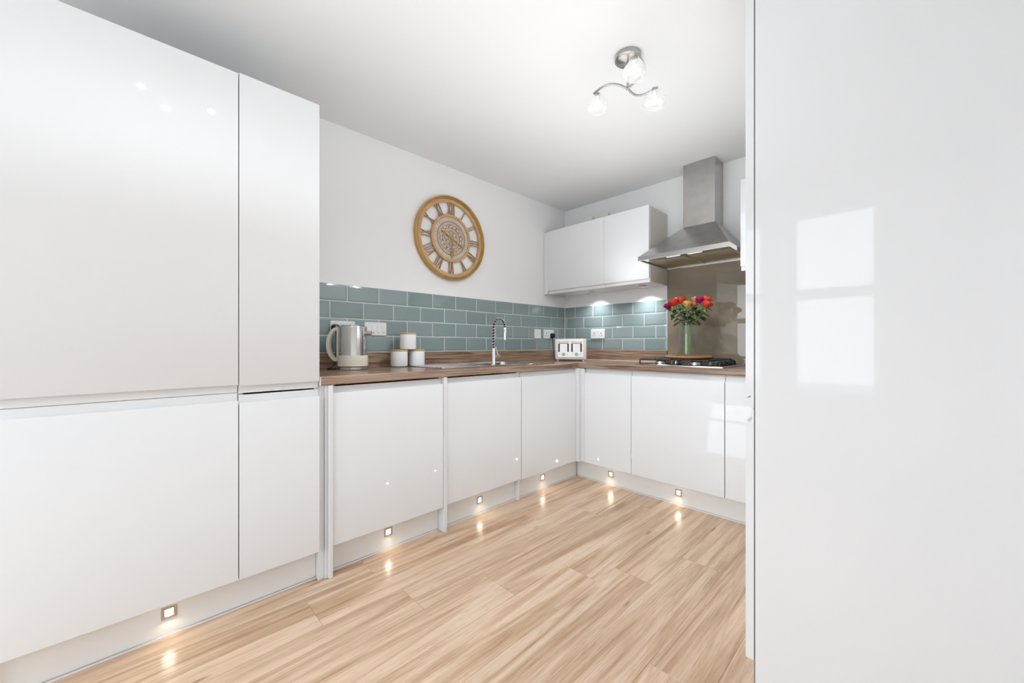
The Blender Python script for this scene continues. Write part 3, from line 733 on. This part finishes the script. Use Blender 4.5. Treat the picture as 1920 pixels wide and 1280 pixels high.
def canister(x, y, z, label, first=None):
    if first is None:
        r = thing('canister', (x, y, z), label, 'canister', group='white canisters')
        MB().lathe([(0, 0), (.044, 0), (.050, .004), (.0525, .014), (.0525, .094), (.0515, .097), (.049, .097)], 40).build('jar', 'ceramic', r, local=True, smooth=True)
        MB().lathe([(0, .0972), (.0515, .0972), (.0525, .099), (.0525, .106), (.0515, .108), (0, .108)], 40).build('lid', 'bamboo', r, local=True, smooth=True)
        return r
    r = copy_tree(first); r.location = (x, y, z); r['label'] = label; return r
c1 = canister(.130, -1.866, WT+.0008, 'white canister with wooden lid, lower one nearer the kettle')
canister(.108, -1.727, WT+.0008, 'white canister with wooden lid, lower one nearer the tap', c1)
canister(.119, -1.797, WT+.0008+.1086, 'white canister with wooden lid stacked on top of the other two', c1)

# ------------------------------------------------------------------ toaster
TA = R(39)
ts = thing('toaster', (.318, -.330, WT+.0006), 'cream four slice toaster with mirrored front in the worktop corner', 'toaster', TA)
W2, D2, z0, z1 = .133, .110, .014, .190
t = MB(); loops = []
for d, z in ((.010, z0), (.003, z0+.003), (0, z0+.010), (0, z1-.012), (.003, z1-.004), (.012, z1)):
    loops.append([(x, y, z) for x, y in rrect(-W2+d, W2-d, -D2+d, D2-d, .014, 4)])
loft(t, loops); t.build('shell', 'cream_w', ts, local=True, smooth=True)
fy = -D2
B(-.108, .108, fy-.003, fy-.0003, .034, z1-.008).build('front_plate', 'chrome', ts, local=True, bevel=.001)
B(-.112, .112, -.085, .085, z1+.0002, z1+.003).build('top_plate', 'steelb', ts, local=True, bevel=.001)
for x in (-.078, -.030, .030, .078): B(x-.013, x+.013, -.072, .072, z1+.0032, z1+.0036).build('slot', 'black', ts, local=True)
for cx in (-.060, .049):
    for dx in (-.038, .038): B(cx+dx-.0062, cx+dx+.0062, fy-.0042, fy-.0031, .078, .150).build('track', 'black', ts, local=True)
    B(cx-.034, cx+.034, fy-.0042, fy-.0031, .1490, .1530).build('track', 'black', ts, local=True)
    lv = B(cx-.034, cx+.034, fy-.016, fy-.0045, .157, .170).build('lever', 'cream', ts, local=True, bevel=.003)
    for dx in (-.038, .038): B(cx+dx-.0038, cx+dx+.0038, fy-.014, fy-.0045, .1575, .1695).build('lever_end', 'bamboo', ts, local=True, bevel=.001)
    Q = Matrix.Rotation(R(90), 3, 'X')
    MB().lathe([(.0145, 0), (.0145, .010), (.0125, .013), (0, .013)], 28, (cx, fy-.0035, .058), mtx=Q).build('dial', 'nickel', ts, local=True, smooth=True)
    for dx in (-.032, .032): MB().lathe([(.0055, 0), (.0055, .004), (0, .0045)], 16, (cx+dx, fy-.0035, .060), mtx=Q).build('button', 'steelb', ts, local=True, smooth=True)
for x in (-.108, .108):
    for y in (-.085, .085): MB().lathe([(.009, 0), (.010, .004), (.010, .0138)], 16, (x, y, 0)).build('foot', 'whitepl', ts, local=True, smooth=True)

# ------------------------------------------------------------------ sockets, switches and plugs
def plate(side, a0, a1, zb, zt, name, label, group=None):
    w = a1-a0; h = zt-zb
    loc = (.0088, (a0+a1)/2, (zb+zt)/2) if side == 'L' else ((a0+a1)/2, -.0088, (zb+zt)/2)
    r = thing(name, loc, label, 'socket' if name == 'wall_socket' else 'switch', R(90) if side == 'L' else 0, group)
    t = MB(); loft(t, [[(x, -d, z) for x, z in rrect(-w/2+e, w/2-e, -h/2+e, h/2-e, .004, 3)] for d, e in ((0, 0), (.006, 0), (.0085, .002))])
    t.build('face_plate', 'whitepl', r, local=True, smooth=True)
    return r, w, h
def outlet(r, cx):
    for x, z, a, b in ((cx, .012, .0035, .006), (cx-.011, -.010, .0045, .0025), (cx+.011, -.010, .0045, .0025)):
        B(x-a, x+a, -.0090, -.0086, z-b-.006, z+b-.006).build('pin_hole', 'dark', r, local=True)
def rocker(r, cx, z=.022, wx=.006, hz=.009): B(cx-wx, cx+wx, -.0115, -.0087, z-hz, z+hz).build('rocker', 'whitepl', r, local=True, bevel=.001)
r, w_, h_ = plate('L', -2.247, -2.101, 1.100, 1.186, 'wall_socket', 'white double socket behind the kettle'); outlet(r, .036); rocker(r, -.010, .024); rocker(r, .010, .024)
r, w_, h_ = plate('L', -2.041, -1.895, 1.102, 1.186, 'switch_plate', 'white switch plate with four rockers right of the kettle')
for k in range(4):
    x = -.051+k*.034; B(x-.0105, x+.0105, -.0105, -.0087, -.020, .020).build('rocker', 'whitepl', r, local=True, bevel=.001)
    B(x-.006, x+.006, -.0112, -.0107, -.025, -.0215).build('marking', 'strip', r, local=True)
r, w_, h_ = plate('L', -.460, -.374, 1.100, 1.186, 'switch_plate', 'single white switch plate left of the toaster plug'); rocker(r, 0, 0, .008, .012)
r, w_, h_ = plate('L', -.335, -.189, 1.100, 1.186, 'wall_socket', 'white double socket with the toaster plug in it'); outlet(r, -.036); rocker(r, -.010, .024); rocker(r, .010, .024)
r, w_, h_ = plate('B', .318, .466, 1.100, 1.186, 'wall_socket', 'white double socket on the back wall right of the toaster')
outlet(r, -.037); outlet(r, .037); rocker(r, -.010, .024); rocker(r, .010, .024)
def plug(y, z, path, label, foot):
    r = thing('plug', (.0180, y, z), label, 'plug')
    t = MB(); loft(t, [[(x, yy, zz) for yy, zz in rrect(-q, q, -q*1.1, q*.95, q*.7, 5)] for x, q in ((0, .023), (.010, .025), (.026, .020), (.030, .014))]); t.build('housing', 'black', r, local=True, smooth=True)
    MB().tube([Vector(p)-Vector((.0180, y, z)) for p in path], .0035, 8).build('cord', 'black', r, local=True, smooth=True)
plug(-2.221, 1.142, [(.030, -2.221, 1.120), (.032, -2.221, 1.08), (.040, -2.222, 1.03), (.045, -2.226, .98), (.050, -2.235, .93), (.065, -2.262, WT+.006), (.095, -2.290, WT+.0045), (.130, -2.300, WT+.0045), (.165, -2.285, WT+.0045), (.168, -2.268, WT+.008)], 'black plug and cord of the kettle in the left socket', None)
plug(-.222, 1.130, [(.030, -.222, 1.108), (.034, -.222, 1.06), (.040, -.224, 1.0), (.048, -.228, .95), (.060, -.232, WT+.008), (.10, -.238, WT+.0045), (.17, -.225, WT+.0045), (.232, -.240, WT+.010)], 'black plug and cord of the toaster beside the corner', None)

# ------------------------------------------------------------------ skeleton clock
CY, CZ = -1.382, 1.833; CR = .308
clk = thing('wall_clock', (.0012, CY, CZ), 'large round gold and wood skeleton clock with roman numerals on the wall', 'clock', R(90))
def ring(r0, r1, y0, y1, name, m, parent=clk, bev=.0):
    seg = 72; vs = []; fs = []
    for k in range(seg):
        a = 2*PI*k/seg; c, s = math.cos(a), math.sin(a)
        vs += [(r0*c, -y0, r0*s), (r1*c, -y0, r1*s), (r1*c, -y1, r1*s), (r0*c, -y1, r0*s)]
    for k in range(seg):
        q = (k+1) % seg
        for j in range(4): fs.append((k*4+j, k*4+(j+1) % 4, q*4+(j+1) % 4, q*4+j))
    return MB().add(vs, fs).build(name, m, parent, local=True, smooth=True, bevel=bev)
ring(.2975, CR, 0, .036, 'outer_rim', 'brass', bev=.003)
ring(.289, .2970, .006, .030, 'rim_lip', 'brass', bev=.002)
ring(.262, .2885, .006, .020, 'outer_ring', 'lightwood', bev=.001)
ring(.158, .176, .006, .022, 'inner_ring', 'lightwood', bev=.002)
MB().lathe([(0, 0), (.1575, 0), (.1575, .008), (0, .008)], 64, (0, -.006, 0), mtx=Matrix.Rotation(R(90), 3, 'X')).build('dial', 'wash', clk, local=True)
NUM = ['XII', 'I', 'II', 'III', 'IV', 'V', 'VI', 'VII', 'VIII', 'IX', 'X', 'XI']
for i, s in enumerate(NUM):
    ang = R(90-30*i); ur = Vector((math.cos(ang), 0, math.sin(ang))); ut = Vector((math.sin(ang), 0, -math.cos(ang)))
    wd = {'I': .017, 'V': .034, 'X': .034}; tot = sum(wd[c] for c in s); x = -tot/2; t = MB(); r0, r1 = .1755, .2625
    def bar(x0, x1, th=.0062):
        a, b = ur*r0+ut*x0, ur*r1+ut*x1; d = (b-a).normalized(); n = Vector((-d.z, 0, d.x))*th/2
        y0, y1 = Vector((0, -.009, 0)), Vector((0, -.018, 0))
        t.add([tuple(p) for p in (a-n+y0, a+n+y0, b+n+y0, b-n+y0, a-n+y1, a+n+y1, b+n+y1, b-n+y1)], [(0,3,2,1),(4,5,6,7),(0,1,5,4),(1,2,6,5),(2,3,7,6),(3,0,4,7)])
    for c in s:
        q = wd[c]; m_ = x+q/2
        if c == 'I': bar(m_, m_)
        elif c == 'V': bar(m_, m_-q*.38, .0075); bar(m_, m_+q*.38, .0045)
        else: bar(m_-q*.36, m_+q*.36, .0045); bar(m_+q*.36, m_-q*.36, .0078)
        x += q
    t.build('numeral', 'numeral_wood', clk, local=True)
# carved face: dark rings, zig-zag garland, rosette, beads
Yc = -.0150
t = MB()
for rr in (.123, .078): t.tube([(rr*math.cos(a*PI/32), Yc, rr*math.sin(a*PI/32)) for a in range(64)], .0027, 6, closed=True)
t.build('carved_ring', 'brownline', clk, local=True, smooth=True)
t = MB()
def loop(fn, n, r=.0014): t.tube([(fn(k/n*2*PI)[0]*math.cos(fn(k/n*2*PI)[1]), Yc, fn(k/n*2*PI)[0]*math.sin(fn(k/n*2*PI)[1])) for k in range(n)], r, 5, closed=True)
loop(lambda a: (.093+.017*math.sin(9*a), a), 144); loop(lambda a: (.093-.013*math.sin(9*a+.5), a), 144, .001)
loop(lambda a: (.040+.022*abs(math.cos(4*a)), a), 128)
for k in range(8):
    a0 = k*PI/4; c = (.042*math.cos(a0), .042*math.sin(a0)); t.tube([(c[0]+.018*math.cos(b*PI/8), Yc, c[1]+.018*math.sin(b*PI/8)) for b in range(16)], .0012, 5, closed=True)
    c = (.093*math.cos(a0+.2), .093*math.sin(a0+.2)); t.tube([(c[0]+.011*math.cos(b*PI/6), Yc, c[1]+.011*math.sin(b*PI/6)) for b in range(12)], .0011, 5, closed=True)
o = t.build('carving', 'brownline', clk, local=True, smooth=True); o['kind'] = 'stuff'
t = MB()
for rr, n in ((.151, 60), (.1425, 54), (.134, 48)):
    for k in range(n):
        a = 2*PI*k/n; t.lathe([(.0036, 0), (.0028, .0022), (0, .003)], 6, (rr*math.cos(a), -.0142, rr*math.sin(a)), mtx=Matrix.Rotation(R(90), 3, 'X'))
for k in range(16):
    a = k*PI/8+.1; t.lathe([(.007, 0), (.005, .002), (0, .0026)], 8, (.082*math.cos(a), -.0142, .082*math.sin(a)), mtx=Matrix.Rotation(R(90), 3, 'X'))
o = t.build('beading', 'washlt', clk, local=True, smooth=True); o['kind'] = 'stuff'
def hand(dx, dz, ln, tail, name):
    d = Vector((dx, 0, dz)).normalized(); n = Vector((-d.z, 0, d.x)); t = MB()
    pr = [(-tail, .003), (-tail*.6, .004), (0, .0032), (ln*.60, .0028), (ln*.68, .010), (ln*.80, .0125), (ln*.90, .006), (ln, .0008)]
    pts = [d*u+n*w_ for u, w_ in pr]+[d*u-n*w_ for u, w_ in pr[::-1]]; m_ = len(pts)
    y0 = -.022 if name == 'hour_hand' else -.0255
    t.add([(p.x, y0, p.z) for p in pts]+[(p.x, y0-.0025, p.z) for p in pts], [tuple(range(m_)), tuple(range(2*m_-1, m_-1, -1))]+[(k, k+m_, (k+1) % m_+m_, (k+1) % m_) for k in range(m_)])
    t.build(name, 'brass', clk, local=True)
hand(-.080, .040, .098, .125, 'hour_hand'); hand(.0, -1, .150, .02, 'minute_hand')
MB().lathe([(.010, 0), (.010, .015), (.006, .018), (0, .0185)], 24, (0, -.0140, 0), mtx=Matrix.Rotation(R(90), 3, 'X')).build('hub', 'brass', clk, local=True, smooth=True)

# ------------------------------------------------------------------ ceiling lamps with three ice-glass shades
def shade_mesh(seed, big=1.0):
    rn = random.Random(seed); t = MB(); loops = []
    for j, (r, z) in enumerate(((.016, .034), (.036, .024), (.051, -.006), (.049, -.018), (.034, -.036))):
        loops.append([(r*big*(1+rn.uniform(-.10, .10))*math.cos(2*PI*(k+.5*(j % 2))/6), r*big*(1+rn.uniform(-.10, .10))*math.sin(2*PI*(k+.5*(j % 2))/6), z*big+rn.uniform(-.004, .004)) for k in range(6)])
    loft(t, loops, cap0=False, cap1=False); return t
def ceiling_lamp(cx, cy, offs, label, dim=1.0):
    r = thing('ceiling_lamp', (cx, cy, H-.0008), label, 'lamp')
    MB().lathe([(0, 0), (.056, 0), (.058, -.004), (.058, -.020), (.050, -.026), (0, -.028)], 40).build('ceiling_plate', 'nickel', r, local=True, smooth=True)
    MB().cyl((0, 0, -.0275), (0, 0, -.148), .006).build('stalk', 'nickel', r, local=True, smooth=True)
    for i, (ox, oy, oz) in enumerate(offs):
        e = Vector((ox, oy, -.095)); n = Vector((-oy, ox, 0)).normalized(); R0 = Vector((ox, oy, 0)).length
        st = -Vector((ox, oy, 0)).normalized()*.004-n*.006; pts = []
        for k in range(15):
            u = k/14; base = st.lerp(Vector((ox*1.12, oy*1.12, 0)), u); bow = math.sin(u*PI)*.055
            pts.append(Vector((base.x, base.y, -.150+.006*u*u))+n*bow)
        MB().tube(pts, .0052, 10).build('arm', 'nickel', r, local=True, smooth=True)
        a_end = pts[-2]
        c = Vector((ox, oy, oz))
        top = c+Vector((0, 0, .034))
        h = MB(); h.cyl(tuple(top-Vector((0, 0, .002))), (top.x, top.y, top.z+.017), .013); h.build('lamp_holder', 'nickel', r, local=True, smooth=True, bevel=.001)
        s = shade_mesh(i*7+3); s.v = [(x+c.x, y+c.y, z+c.z) for x, y, z in s.v]
        so = s.build('shade', 'shade', r, local=True, solid=.004)
        b = MB(); b.lathe([(0, -.024), (.007, -.021), (.009, -.012), (.006, .010), (.005, .030)], 14, tuple(c)); b.build('bulb', 'bulb', r, local=True, smooth=True)
        l = bpy.data.lights.new('bulb_light', 'POINT'); l.energy = dim*LAMP_W*.016; l.color = (1, .97, .92); l.shadow_soft_size = .02
        lo = bpy.data.objects.new('bulb_light', l); COL.objects.link(lo); lo.parent = r; lo.location = c+Vector((0, 0, -.03))
        l = bpy.data.lights.new('bulb_beam', 'SPOT'); l.spot_size = R(168); l.spot_blend = .6; l.shadow_soft_size = .012; l.energy = dim*LAMP_W*4.0; l.color = (.95, .985, 1)
        lo = bpy.data.objects.new('bulb_beam', l); COL.objects.link(lo); lo.parent = r; lo.location = c+Vector((0, 0, -.044))
    return r
LC = (1.505, -1.465)
S = [(1.385, -1.530), (1.620, -1.622), (1.590, -1.378)]
ceiling_lamp(*LC, [(x-LC[0], y-LC[1], 2.165-H) for x, y in S], 'chrome ceiling lamp with three ice cube glass shades')
L2 = (1.245, -2.945)
ceiling_lamp(*L2, [(x-L2[0], y-L2[1], 2.165-H) for x, y in ((1.15, -3.057), (1.38, -2.965), (1.18, -2.812))], 'matching ceiling lamp above the camera, seen mirrored in the tall cabinet', .13)
